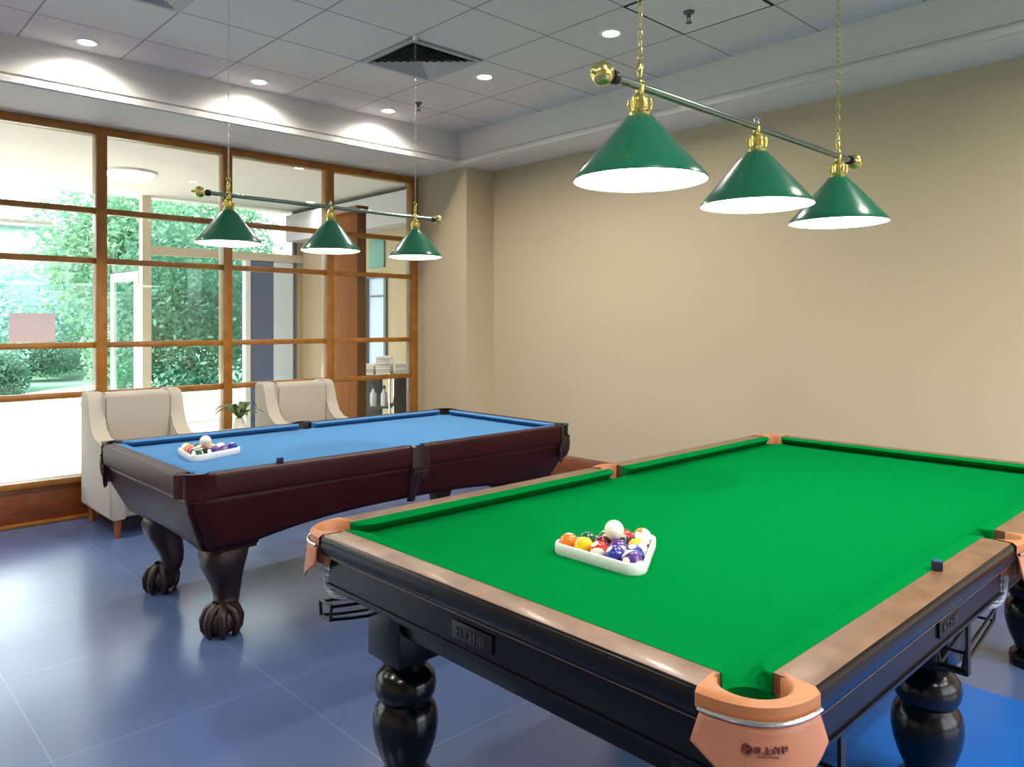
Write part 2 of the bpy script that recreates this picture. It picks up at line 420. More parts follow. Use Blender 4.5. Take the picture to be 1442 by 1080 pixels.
# aqua board on lobby end wall
ab = thing('wall_board', 'small blue-green board on the lobby wall beside the wooden column', 'sign', (5.4, 8.2, 2.16))
MB().b2(-.025, 0, -.17, .17, 0, .36, .004).build('board', M['aqua'], ab)
# ---- housekeeping cart
hc = thing('housekeeping_cart', 'grey housekeeping cart with white linen and a dark bag behind the glass', 'cart', (4.83, 7.25, 0), math.radians(-42))
for z in (.16, .52, .86):
    MB().b2(-.30, .12, -.2, .2, z - .012, z + .012, .004).build('shelf', M['greygrip'], hc)
for sx in (-.29, .11):
    for sy in (-.19, .19):
        MB().tube([(sx, sy, .09), (sx, sy, .9)], .012).build('post', M['steel'], hc)
        MB().lathe([(.02, -.012), (.045, -.012), (.045, .012), (.02, .012)], (sx, sy, .045), 16, axis='x').build('caster', M['blackmetal'], hc)
MB().b2(-.285, -.02, .15, .185, .2, .84, .004).build('back_panel', M['greygrip'], hc)
bag = MB()
rings = []
for z, s in ((.2, .8), (.3, 1.0), (.6, 1.02), (.8, .95), (.86, .9)):
    rings.append([(.27 + .13 * s * math.copysign(abs(math.cos(a)) ** .6, math.cos(a)), .18 * s * math.copysign(abs(math.sin(a)) ** .6, math.sin(a)), z) for a in [2 * PI * i / 24 for i in range(24)]])
bag.loft(rings); bag.build('linen_bag', M['bagdark'], hc)
MB().tube([(.14, -.19, .86), (.4, -.19, .87), (.4, .19, .87), (.14, .19, .86)], .01).build('bag_hoop', M['steel'], hc)
MB().tube([(-.29, -.19, .9), (-.38, -.19, .98), (-.38, .19, .98), (-.29, .19, .9)], .013).build('push_handle', M['greygrip'], hc)
for k, (dx, dy, h_) in enumerate(((0.03, 0.0, .21), (-.15, .0, .12), (.24, .0, .15))):
    z0 = .872 if k < 2 else .862
    lab = ['tall stack of folded white towels on the lobby cart', 'low stack of folded white towels on the lobby cart handle end', 'white towels heaped over the dark cart bag'][k]
    t = MB()
    for q in range(int(h_ / .03)):
        t.box((0, 0, .015 + q * .03), (.165, .32 - .02 * (q % 2), .029), .011, 3)
    c_, s_ = math.cos(math.radians(-42)), math.sin(math.radians(-42))
    to = t.build('towel_stack', M['towel']); to.location = (4.83 + c_ * dx - s_ * dy, 7.25 + s_ * dx + c_ * dy, z0); to.rotation_euler = (0, 0, math.radians(-42))
    tag(to, lab, 'towels', 'towels on the cart')
for k in range(3):
    c_, s_ = math.cos(math.radians(-42)), math.sin(math.radians(-42))
    dx, dy = -.2 + .12 * k, -.12
    bo = thing('spray_bottle', ['leftmost', 'middle', 'rightmost'][k] + ' of three white bottles on the cart middle shelf', 'bottle', (4.83 + c_ * dx - s_ * dy, 7.25 + s_ * dx + c_ * dy, .532), 0, 'bottles on the cart')
    MB().lathe([(.035, 0), (.037, .02), (.037, .13), (.014, .17), (.014, .19)], seg=20).build('bottle_body', M['white'], bo)
    MB().lathe([(.017, .19), (.017, .225), (.01, .23)], seg=16).build('cap', M['greygrip'], bo)
sb = MB()
sb.box((0, 0, .05), (.1, .1, .1), .02, 3); sb.tube([(0, 0, .1), (0, 0, .19), (.07, 0, .22)], .024)
so = sb.build('cleaning_brush', M['greygrip']); so.location = (4.83 - .74 * .28, 7.25 + .67 * .28, .875)
tag(so, 'dark grey cleaning tool lying at the left end of the lobby cart', 'tool')

# ------------------------------------------------------------------ garden
struct(MB().b2(-30, 30, YFc + .1, 60, -0.14, -0.03).build('ground', M['grass'], smooth=0))
pp = MB()
L_, R_ = [], []
KP = [(-.2, YFc + .12, 3.1), (.8, 12.4, 2.7), (1.9, 15.0, 1.75), (3.3, 17.3, 1.0), (4.9, 19.2, .8), (7.0, 20.8, .7)]
for (x0, y0, h0), (x1, y1, h1) in zip(KP[:-1], KP[1:]):
    for i in range(6):
        t = i / 6; x = x0 + (x1 - x0) * t; y = y0 + (y1 - y0) * t; h_ = h0 + (h1 - h0) * t
        L_.append((x - h_, y)); R_.append((x + h_, y))
pp.prism(L_ + R_[::-1], -.03, -.015)
struct(pp.build('path', M['path'], smooth=0))
def leafcloud(mb, c, r, n, s, rnd):
    n = int(n * 2.6); s = s * .55
    for _ in range(n):
        while True:
            p = Vector((rnd.uniform(-1, 1), rnd.uniform(-1, 1), rnd.uniform(-1, 1)))
            if .25 < p.length < 1: break
        p = Vector((c[0] + p.x * r[0], c[1] + p.y * r[1], max(.0, c[2] + p.z * r[2])))
        d = Vector((rnd.gauss(0, 1), rnd.gauss(0, 1), rnd.gauss(-.3, .7))).normalized()
        u = d.cross(Vector((rnd.gauss(0, 1), rnd.gauss(0, 1), rnd.gauss(0, 1)))).normalized()
        k = s * rnd.uniform(.6, 1.4)
        mb.quad([p, p + d * k * .5 + u * k * .22, p + d * k, p + d * k * .5 - u * k * .22])
def tree(name, label, cat, x, y, h, w_, lf, n, s, seed, group=None, trunk=True):
    rnd = random.Random(seed)
    t = thing(name, label, cat, (x, y, -.03), 0, group)
    if trunk:
        th = h * .55
        MB().tube([(0, 0, 0), (.05, .02, th * .5), (.0, .06, th), (.05, .0, h * .8)], lambda q: .09 * (1 - .7 * q) * max(.6, h / 4), 10).build('trunk', M['bark'], t)
    mb = MB()
    nc = 9
    for k in range(nc):
        a = 2 * PI * k / nc + rnd.uniform(-.3, .3)
        zz = h * (rnd.uniform(.42, .85) if trunk else rnd.uniform(.3, .7))
        rr = w_ * rnd.uniform(.2, .6)
        leafcloud(mb, (rr * math.cos(a), rr * math.sin(a), zz), (w_ * .55, w_ * .55, h * (.2 if trunk else .32)), n // nc, s, rnd)
    mb.build('foliage' if True else '', M[lf], t, smooth=0, weld=False, recalc=False)
    return t
def gx(px, y):
    """ground x that lies on a given bearing at depth y"""
    k = (px - 721) / 1068
    return y * (.687 + k * .7266) / (.7266 - k * .687)
struct(MB().b2(-9, 9, YFc + .1, 11.3, -.03, -.012).build('floor_terrace', M['path'], smooth=0))
struct(MB().b2(gx(196, 11.3), 9, 11.3, 11.42, -.03, .44).build('wall_garden', M['path'], smooth=0))
tree('shrub', 'dark dense shrub filling the facade glazing right of the beige post', 'shrub', 4.6, 12.6, 3.3, 1.2, 'leaf2', 3000, .2, 1, trunk=False)
tree('shrub', 'broad dark shrub in the glazing just left of the slate blue panel', 'shrub', 6.2, 13.9, 3.1, 1.2, 'leaf2', 3000, .2, 2, trunk=False)
tree('shrub', 'leafy green shrub seen through the open white garden door', 'shrub', gx(172, 13.2), 13.2, 1.9, .6, 'leaf1', 2000, .15, 12, trunk=False)
tree('tree', 'mid green tree rising behind the open white garden door', 'tree', gx(170, 16.2), 16.2, 5.0, 1.7, 'leaf1', 3200, .26, 3)
tree('tree', 'tall green tree whose crown shows above the beige transom', 'tree', gx(268, 19), 19.0, 5.4, 2.0, 'leaf1', 3000, .3, 11)
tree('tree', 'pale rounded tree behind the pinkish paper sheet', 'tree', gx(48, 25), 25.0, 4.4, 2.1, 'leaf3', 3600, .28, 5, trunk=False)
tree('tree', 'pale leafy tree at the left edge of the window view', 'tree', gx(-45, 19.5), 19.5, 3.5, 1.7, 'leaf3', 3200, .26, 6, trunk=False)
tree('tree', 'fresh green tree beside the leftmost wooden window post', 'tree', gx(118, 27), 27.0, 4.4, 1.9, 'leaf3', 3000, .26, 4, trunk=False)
tree('shrub', 'low dark shrub left of the curving path', 'shrub', gx(0, 16.8), 16.8, .95, .6, 'leaf2', 1800, .14, 8, trunk=False)
tree('shrub', 'low green shrub behind the path near the wooden post', 'shrub', gx(112, 23.5), 23.5, 1.5, 1.1, 'leaf1', 2200, .16, 9, trunk=False)
tree('shrub', 'low dark hedge shrub below the pinkish paper sheet', 'shrub', gx(52, 22.5), 22.5, 1.4, 1.0, 'leaf2', 2200, .16, 10, trunk=False)
for k, (x, y, h_, lf) in enumerate(((-.6, 19.5, 4.4, 'leaf1'), (-4.2, 18.0, 5.0, 'leaf3'), (-8.0, 19.5, 4.6, 'leaf1'), (-12.5, 20.5, 5.2, 'leaf2'))):
    tree('tree', ['green tree', 'pale tree', 'broad green tree', 'dark tree'][k] + ' in the garden beyond the left edge of the picture', 'tree', x, y, h_, 1.9, lf, 2200, .3, 30 + k)
# pale building across the garden
bd = thing('building', 'pale low building across the garden at the left edge', 'building', (2.2, 29, -.03))
MB().b2(-7, 3.6, 0, 5, 0, 4.6).build('wall', M['render'], bd, 0)
MB().b2(-7.4, 4.0, -.6, 5.4, 4.6, 4.95).build('roof', M['greypaint'], bd, 0)
for k in range(3):
    MB().b2(-5.5 + 3 * k, -3.9 + 3 * k, -.04, .02, 1.5, 3.4).build('window', M['glazeblue'], bd, 0)

# ------------------------------------------------------------------ ceiling fittings
def downlight(x, y, label, power, zc=ZC, group='recessed ceiling downlights'):
    t = thing('downlight', label, 'downlight', (x, y, zc), 0, group)
    MB().lathe([(.052, .0), (.052, -.004), (.07, -.006), (.075, 0)], seg=36, cap0=False, cap1=False).build('trim_ring', M['white'], t)
    MB().lathe([(.054, -.0035), (.001, -.0045)], seg=36, cap0=False, cap1=True).build('lens', M['downglow'], t)
    l = bpy.data.lights.new('downlight_lamp', 'SPOT'); l.energy = power; l.color = (1, .93, .82); l.spot_size = math.radians(160); l.spot_blend = .8; l.shadow_soft_size = .05
    o = bpy.data.objects.new('downlight_lamp', l); COL.objects.link(o); o.location = (x, y, zc - .02)
DP = 80
downlight(3.81, 7.23, 'small lit downlight in the lobby ceiling above the wooden column', 14, 3.07, 'lobby downlights')
for x, y in ((1.0, 7.23), (-1.6, 7.23), (5.0, 9.2)):  # extra downlights, added to lift the light level in the lobby
    downlight(x, y, 'extra lobby downlight added to brighten the lobby', 14, 3.07, 'lobby downlights')
downlight(1.356, 5.385, 'leftmost lit downlight along the window soffit', 45)
downlight(2.506, 5.385, 'second lit downlight from the left along the window soffit', 45)
downlight(3.64, 5.37, 'rightmost lit downlight of the row along the window soffit', 45)
downlight(3.65, 4.15, 'lit downlight right of the square ceiling vent', DP)
downlight(3.67, 2.99, 'lit downlight above the brass ball end of the near lamp', DP)
for x, y in ((.2, 5.385), (-.95, 5.385), (1.3, 0.2), (-.6, 3.0), (-.6, 1.0), (1.3, -1.2), (3.67, .6), (2.5, -1.2), (3.67, -1.2), (4.5, -1.2), (2.5, -2.1), (3.67, -2.1)):  # unseen: rows carried on, plus downlights added to brighten room and blue floor area
    downlight(x, y, 'unseen downlight added in the ceiling out of the picture for room light', DP)

def vent(x0, y0, s, label):
    t = thing('air_vent', label, 'vent', (x0 + s / 2, y0 + s / 2, ZC), 0, 'square ceiling vents')
    h = s / 2
    def sq(a): return [(-a, -a), (a, -a), (a, a), (-a, a)]
    MB().ring(sq(h - .005), sq(h - .04), -.012, 0).build('frame', M['vent'], t, 0)
    MB().b2(-h + .04, h - .04, -h + .04, h - .04, -.0012, -.0008).build('dark_throat', M['ventdark'], t, 0)
    n = 7
    for k in range(n):
        a = (h - .045) * (1 - k / n)
        b = MB()
        o_, i_ = a, a - .022
        z0, z1 = -.017, -.002
        for q in range(4):
            p = [(sq(o_)[q], z0), (sq(o_)[(q + 1) % 4], z0), (sq(i_)[(q + 1) % 4], z1), (sq(i_)[q], z1)]
            b.quad([(v[0][0], v[0][1], v[1]) for v in p])
        b.build('louvre', M['vent'], t, 0)
vent(2.81, 3.89, .6, 'square grey ceiling vent above the chain of the far lamp')
vent(1.01, 3.89, .6, 'square ceiling vent cut off by the top edge of the photo')
ap = thing('access_panel', 'square ceiling access panel with dark gap around a sprinkler', 'panel', (3.71, 2.39, ZC))
MB().ring([(-.3, -.3), (.3, -.3), (.3, .3), (-.3, .3)], [(-.288, -.288), (.288, -.288), (.288, .288), (-.288, .288)], -.004, -.0005).build('gap', M['ventdark'], ap, 0)
MB().b2(-.286, .286, -.286, .286, -.006, -.0005, .002).build('panel_board', M['soffit'], ap, 0)
def sprinkler(x, y, z, label):
    t = thing('sprinkler', label, 'sprinkler', (x, y, z), 0, 'ceiling sprinklers')
    MB().lathe([(.032, 0), (.03, -.008), (.012, -.012), (.012, -.03)], seg=20).build('escutcheon', M['greygrip'], t)
    f = MB(); f.tube([(.011, 0, -.03), (.014, 0, -.045), (.004, 0, -.06)], .003); f.tube([(-.011, 0, -.03), (-.014, 0, -.045), (-.004, 0, -.06)], .003)
    f.build('yoke', M['greygrip'], t)
    MB().lathe([(.005, -.058), (.018, -.062), (.018, -.065), (.003, -.065)], seg=16).build('deflector', M['greygrip'], t)
sprinkler(3.73, 2.467, ZC - .006, 'small sprinkler hanging in the access panel')
sprinkler(3.69, 5.01, ZC, 'small sprinkler near the corner downlight')

# ------------------------------------------------------------------ tables: shared shapes
def bedpoly(bx, by, pc, pr, sc, sr):
    q = [(bx, 0.0)]
    a1 = 2 * PI - math.acos(max(-1, min(1, (bx - pc[0]) / pr))); a0 = PI - math.asin(max(-1, min(1, (by - pc[1]) / pr)))
    for i in range(11):
        a = a1 + (a0 - a1) * i / 10
        q.append((pc[0] + pr * math.cos(a), pc[1] + pr * math.sin(a)))
    b0 = 2 * PI + math.asin(max(-1, min(1, (by - sc) / sr)))
    for i in range(7):
        a = b0 + (1.5 * PI - b0) * i / 6
        q.append((sr * math.cos(a), sc + sr * math.sin(a)))
    q2 = [(-x, y) for x, y in reversed(q[:-1])]
    top = q + q2
    bot = [(x, -y) for x, y in reversed(top[1:-1])]
    return top + bot
def cushion(p0, p1, n, bw, e0, e1, ztop, znose, zbot, curved):
    """p0->p1 nose line ends at the back of the jaw; n points from nose to back"""
    p0 = Vector(p0); p1 = Vector(p1); n = Vector(n); d = (p1 - p0); Ln = d.length; d.normalize()
    pl = []
    K = 8
    for i in range(K + 1):
        f = i / K
        if curved: pl.append((e0 - e0 * math.cos(f * PI / 2), bw - bw * math.sin(f * PI / 2)))
        else: pl.append((e0 * f, bw * (1 - f)))
    for i in range(1, 13): pl.append((e0 + (Ln - e0 - e1) * i / 12, 0))
    for i in range(K - 1, -1, -1):
        f = i / K
        if curved: pl.append((Ln - (e1 - e1 * math.cos(f * PI / 2)), bw - bw * math.sin(f * PI / 2)))
        else: pl.append((Ln - e1 * f, bw * (1 - f)))
    mb = MB()
    def lev(shift, z):
        out = []
        for s, o in pl:
            o2 = o + shift * (1 - o / bw)
            v = p0 + d * s + n * o2
            out.append((v.x, v.y, z))
        return out
    mb.loft([lev(.03, ztop), lev(.014, ztop - .0008), lev(.004, ztop - .004), lev(0, znose), lev(.007, znose - .006), lev(.036, zbot)], True, True, True)
    return mb
def barprofile(p0, p1, n, prof):
    """extrude profile (o outward, z) from p0 to p1"""
    mb = MB()
    rings = []
    for p in (p0, p1):
        rings.append([(p[0] + n[0] * o, p[1] + n[1] * o, z) for o, z in prof])
    mb.loft(rings); return mb
def cornercurve(sx, sy, Lh, Wh, cut, bulge, off=0.0, n=18):
    P0 = Vector((Lh - cut, Wh)); P1 = Vector((Lh, Wh - cut)); C = Vector((Lh - cut * (1 - bulge), Wh - cut * (1 - bulge)))
    pts = []
    for i in range(n + 1):
        t = i / n
        p = P0 * (1 - t) ** 2 + C * 2 * t * (1 - t) + P1 * t * t
        nrm = Vector((1, 1)).normalized()
        ang = (1 - t) * PI / 2 * .8 + PI / 4 * .2
        p = p + Vector((math.cos(ang), math.sin(ang))) * off
        pts.append((sx * p.x, sy * p.y))
    return pts
def cornercap(sx, sy, Lh, Wh, cut, bulge, pc, pr, ztop, zband, zhole, n=18, a_0=140):
    mb = MB()
    oc = cornercurve(sx, sy, Lh, Wh, cut, bulge, 0.004, n); oc2 = cornercurve(sx, sy, Lh, Wh, cut, bulge, -.006, n)
    inn = []
    inn2 = []
    for i in range(n + 1):
        a = math.radians(a_0 + (90 - 2 * a_0) * i / n)
        inn.append((sx * (pc[0] + pr * math.cos(a)), sy * (pc[1] + pr * math.sin(a))))
        inn2.append((sx * (pc[0] + (pr + .008) * math.cos(a)), sy * (pc[1] + (pr + .008) * math.sin(a))))
    A = lambda c, z: [(x, y, z) for x, y in c]
    mb.loft([A(oc, zband), A(oc, ztop - .008), A(oc2, ztop), A(inn2, ztop + .001), A(inn, ztop - .006), A(inn, zhole)], closed=False)
    return mb
def sidecap(sy, Wh, hw, sc, sr, ztop, zband, zhole, n=14):
    mb = MB()
    inn, oc, inn2, oc2 = [], [], [], []
    for i in range(n + 1):
        a = PI - PI * i / n
        inn.append((sr * math.cos(a), sy * (sc + sr * math.sin(a)))); inn2.append(((sr + .006) * math.cos(a), sy * (sc + (sr + .006) * math.sin(a))))
        x = -hw + 2 * hw * i / n
        oc.append((x, sy * (Wh + .004 + .008 * (1 - (x / hw) ** 2)))); oc2.append((x, sy * (Wh - .006 + .008 * (1 - (x / hw) ** 2))))
    # straight lips toward the table
    A = lambda c, z: [(x, y, z) for x, y in c]
    mb.loft([A(oc, zband), A(oc, ztop - .008), A(oc2, ztop), A(inn2, ztop + .001), A(inn, ztop - .006), A(inn, zhole)], closed=False)
    return mb

# ------------------------------------------------------------------ green table
GX, GY = 2.612, 1.39
gt = thing('pool_table', 'large green cloth pool table with walnut rails and black turned legs', 'pool table', (GX, GY, 0))
LH, WH = 1.472, .80
PC, PR = (1.380, .708), .058
ZT, ZB = .822, .785
mb = MB(); mb.prism(bedpoly(1.394, .72, PC, PR, .737, .052), ZB - .03, ZB); mb.build('bed_cloth', M['green_cloth'], gt, 30)
BW = .052
for sy in (1, -1):
    for x0, x1 in ((-1.329, -.043), (.043, 1.329)):
        e0, e1 = (.085, .04) if x0 < 0 else (.04, .085)
        cushion((x0, sy * .663), (x1, sy * .663), (0, sy), BW, e0, e1, ZT + .001, .8165, ZB, True).build('cushion', M['green_cloth'], gt, 50)
for sx in (1, -1):
    cushion((sx * 1.339, -.652), (sx * 1.339, .652), (sx, 0), BW, .085, .085, ZT + .001, .8165, ZB, True).build('cushion', M['green_cloth'], gt, 50)
prof = [(-.085, .76), (-.085, ZT), (-.013, ZT), (-.010, ZT - .001), (-.010, .76)]
fprof = [(-.0098, ZT - .001), (-.006, ZT - .002), (-.002, ZT - .006), (0, ZT - .013), (0, ZT - .042), (-.004, ZT - .05), (-.014, ZT - .058), (-.03, ZT - .066), (-.04, ZT - .078), (-.06, ZT - .078), (-.06, .762), (-.0098, .762)]
CUT = .15
for sy in (1, -1):
    for x0, x1 in ((-LH + CUT, -.062), (.062, LH - CUT)):
        ra = barprofile((x0, sy * WH), (x1, sy * WH), (0, sy), prof).build('rail', M['railwood'], gt, 35)
        tag(barprofile((x0, sy * WH), (x1, sy * WH), (0, sy), fprof).build('rail_face', M['blackwood'], ra, 35), 'black outer face of the walnut rail')
for sx in (1, -1):
    pr2 = [(o if o > -.084 else -.081, z) for o, z in prof]
    ra = barprofile((sx * LH, -WH + CUT), (sx * LH, WH - CUT), (sx, 0), pr2).build('rail', M['railwood'], gt, 35)
    tag(barprofile((sx * LH, -WH + CUT), (sx * LH, WH - CUT), (sx, 0), fprof).build('rail_face', M['blackwood'], ra, 35), 'black outer face of the walnut rail')
# apron: chamfered ring with a bead along the foot
def octo(a, b, c): return [(a, -b + c), (a, b - c), (a - c, b), (-a + c, b), (-a, b - c), (-a, -b + c), (-a + c, -b), (a - c, -b)]
ap_ = MB(); ap_.ring(octo(LH - .045, WH - .045, .07), octo(LH - .075, WH - .075, .07), .66, .748); ap_.ring(octo(LH - .052, WH - .052, .07), octo(LH - .08, WH - .08, .07), .64, .66)
ap_.build('apron', M['blackwood'], gt, 20)
bd_ = MB(); bd_.ring(octo(LH - .04, WH - .04, .07), octo(LH - .06, WH - .06, .07), .655, .663)
bd_.build('apron_bead', M['blackgloss'], gt, 20)
for sx in (1, -1): MB().b2(sx * 1.15, sx * 1.295, -.49, .49, .52, .70, .004).build('cross_beam', M['blackwood'], gt, 30)
MB().ring(octo(LH - .08, WH - .08, .08), octo(LH - .16, WH - .16, .08), .66, .75).build('under_frame', M['blackwood'], gt, 20)
# makers' plates with raised strokes
def plate(loc, rot, parent):
    p = MB(); p.box((0, 0, 0), (.15, .006, .046), .003, 2)
    po = p.build('name_plate', M['plate'], parent); po.location = loc; po.rotation_euler = (0, 0, rot)
    s = MB()
    H_, W_ = .022, .0035
    x = -.052
    for g in ('H', 'T', 'H', 'W'):
        if g == 'H':
            s.box((x, -.004, 0), (W_, .003, H_)); s.box((x + .014, -.004, 0), (W_, .003, H_)); s.box((x + .007, -.004, 0), (.014, .003, W_)); x += .027
        elif g == 'T':
            s.box((x + .006, -.004, 0), (W_, .003, H_)); s.box((x + .006, -.004, H_ / 2 - W_ / 2), (.018, .003, W_)); x += .025
        else:
            for k in range(3): s.box((x + .009 * k, -.004, 0), (W_, .003, H_))
            s.box((x + .009, -.004, -H_ / 2 + W_ / 2), (.02, .003, W_))
    s.build('raised_lettering', M['plateletter'], po, 0)
plate((-LH + .042, 0, .703), -PI / 2, gt)
plate((-.50, -WH + .042, .703), 0, gt)
# pockets
ZFL = .793
def pocketset_corner(sx, sy):
    cap = cornercap(sx, sy, LH, WH, CUT, 1.0, PC, PR + .004, ZT + .0015, ZFL - .002, .72, 24, 163).build('pocket_leather', M['leathertop'], gt, 50)
    # hanging flap
    f = MB(); rows = []
    for t in (0, .17, .34, .5, .65, .82, 1.0):
        z = ZFL - .112 * t
        off = .006 + .03 * t - .012 * t * t
        cc = cornercurve(sx, sy, LH, WH, CUT - .012 + .03 * min(t, .5), 1.0, off, 200)
        wd = 1.0 if t <= .5 else 1.0 - .62 * (t - .5) / .5
        row = []
        for i in range(25):
            u = (i / 24 - .5) * wd
            x, y = cc[int(round((u + .5) * 200))]
            row.append((x, y, z))
        rows.append(row)
    f.loft(rows, closed=False)
    fo = f.build('flap', M['leather'], cap, 60)
    sm = fo.modifiers.new('thick', 'SOLIDIFY'); sm.thickness = .005; sm.offset = -1
    ir = MB(); ir.tube([(x, y, ZFL) for x, y in cornercurve(sx, sy, LH, WH, CUT - .008, 1.0, .0095, 18)], .0038, 8)
    ir.build('pocket_iron', M['steel'], cap)
    # stamped mark: a round emblem and a row of four small characters, a line under them
    ink = MB()
    dirv = Vector((sx, sy)).normalized(); tan = Vector((-dirv.y, dirv.x)) * (-1 if sx * sy < 0 else 1)
    # centre of flap surface at t ~ .55
    def surf(u, z):
        t = (ZFL - z) / .112
        off = .006 + .03 * t - .012 * t * t + .0012
        c = cornercurve(sx, sy, LH, WH, CUT - .012 + .03 * min(t, .5), 1.0, off, 60)
        # arclength param about the centre
        i = 30; acc = 0; st = 1 if u > 0 else -1
        while abs(acc) < abs(u) and 0 < i < 60:
            a = Vector(c[i]); b = Vector(c[i + st]); acc += (b - a).length; i += st
        return Vector((c[i][0], c[i][1], z))
    flip = -1 if sx * sy > 0 else 1
    def stroke(u0, z0, u1, z1, w_=.0016):
        a = surf(u0 * flip, z0); b = surf(u1 * flip, z1)
        ink.tube([a, (a + b) / 2, b], w_, 5)
    zc = .752
    ink_pts = [(-.034 + .0075 * math.cos(a), zc + .0075 * math.sin(a)) for a in [2 * PI * i / 10 for i in range(11)]]
    for a, b in zip(ink_pts[:-1], ink_pts[1:]): stroke(a[0], a[1], b[0], b[1], .0018)
    stroke(-.037, zc, -.031, zc, .003); stroke(-.034, zc + .003, -.034, zc - .003, .003)
    h_ = .006
    x = -.017   # dense box-like character
    for q in (-1, 0, 1): stroke(x - .004, zc + q * .004, x + .004, zc + q * .004, .0012)
    for q in (-1, 0, 1): stroke(x + q * .004, zc - .005, x + q * .004, zc + .005, .001)
    x = -.003   # upright with foot stroke
    stroke(x, zc - .005, x, zc + .006); stroke(x - .005, zc - .005, x + .005, zc - .005); stroke(x, zc + .001, x + .004, zc + .001, .001)
    x = .011    # two-part character
    stroke(x - .004, zc - .005, x - .004, zc + .003); stroke(x - .005, zc + .003, x - .001, zc + .006, .001); stroke(x, zc + .004, x + .005, zc + .004); stroke(x + .003, zc - .005, x + .003, zc + .004)
    x = .025
    stroke(x - .004, zc + .005, x + .005, zc + .005); stroke(x - .003, zc - .005, x - .003, zc + .005); stroke(x - .003, zc, x + .004, zc); stroke(x + .004, zc, x + .004, zc + .005, .001)
    stroke(-.018, zc - .011, .012, zc - .011, .0008)
    ink.build('stamped_mark', M['ink'], cap, 0)
    return cap
for sx in (1, -1):
    for sy in (1, -1):
        pocketset_corner(sx, sy)
for sy in (1, -1):
    cap = sidecap(sy, WH, .064, .747, .05, ZT + .002, ZFL - .002, .72).build('pocket_leather', M['leathertop'], gt, 50)
    f = MB(); rows = []
    for k in range(6):
        t = k / 5; rows.append([(x * (1 + .25 * t), sy * (WH + .008 + .008 * (1 - (x / .064) ** 2) + .02 * t), ZFL - .115 * t + .05 * t * (abs(x) / .064) ** 2.2) for x in [-.064 + .128 * i / 14 for i in range(15)]])
    f.loft(rows, closed=False); fo = f.build('flap', M['leather'], cap, 60)
    sm = fo.modifiers.new('thick', 'SOLIDIFY'); sm.thickness = .005; sm.offset = -1
    MB().tube([(x, sy * (WH + .011 + .008 * (1 - (x / .064) ** 2)), ZFL) for x in [-.066 + .132 * i / 12 for i in range(13)]], .0038).build('pocket_iron', M['steel'], cap)
def net(x, y):
    mb = MB(); R = []
    for r, z in ((.060, .745), (.063, .725), (.064, .705), (.063, .685), (.061, .665), (.058, .647), (.054, .632), (.048, .620), (.04, .611), (.028, .606), (.012, .604)): R.append((r, z))
    mb.lathe(R, (x, y, 0), 28, False, True)
    o = mb.build('pocket_net', M['net'], gt, 0)
    wm = o.modifiers.new('cords', 'WIREFRAME'); wm.thickness = .0065; wm.use_even_offset = False
for sx in (1, -1):
    for sy in (1, -1): net(sx * PC[0] - sx * .015, sy * PC[1] - sy * .015)
for sy in (1, -1): net(0, sy * .70)
# short ball trays hung under each pocket
def tray(xs, xe, y0):
    r = MB()
    g = 1 if xe > xs else -1
    for dy in (-.028, .028):
        r.tube([(xs - g * .03, y0 + dy, .555), (xs + g * .05, y0 + dy, .54), (xe, y0 + dy, .5)], .0055)
        r.tube([(xs - g * .03, y0 + dy * 1.2, .595), (xe, y0 + dy * 1.2, .546)], .005)
    for x, z in ((xs - g * .03, .553), (xe, .5)):
        r.tube([(x, y0 - .028, z), (x, y0 - .034, z + .046), (x, y0 + .034, z + .046), (x, y0 + .028, z)], .0055, 8, True)
    ro = r.build('ball_tray', M['blackmetal'], gt)
    h = MB()
    for q in (-1, 1): h.b2(xe - .012, xe + .012, y0 + q * .042 - .004, y0 + q * .042 + .004, .49, .70)
    h.b2(xe - .012, xe + .012, y0 - .044, y0 + .044, .488, .496)
    h.build('tray_hanger', M['blackmetal'], ro, 0)
for sy in (1, -1):
    tray(-1.40, -1.07, sy * .69); tray(1.40, 1.07, sy * .69); tray(0, -.27, sy * .695)
# legs
for sy in (1, -1):
    for x in (-1.222, -.06, 1.222):
        lg = MB(); c = (x, sy * .565, 0)
        lg.box((c[0], c[1], .54), (.17, .17, .24), .006, 2)
        lg.lathe([(.082, .425), (.078, .412), (.066, .402), (.062, .388), (.078, .376), (.092, .358), (.097, .332), (.093, .308), (.083, .291), (.078, .284), (.082, .278), (.094, .262), (.101, .235), (.102, .205), (.096, .165), (.082, .12), (.068, .09), (.062, .07), (.07, .06), (.082, .05), (.086, .03), (.082, 0)], c, 40)
        lo = lg.build('leg', M['blackgloss'], gt, 40)

# thin blue sheet added over a vivid blue area of the floor
fm = MB().b2(2.2, 3.42, .1, 1.48, 0, .004).build('blue_floor_area', M['mat'], None, 0)
tag(fm, 'bright blue area added on the floor under the right side of the green table', 'mat')

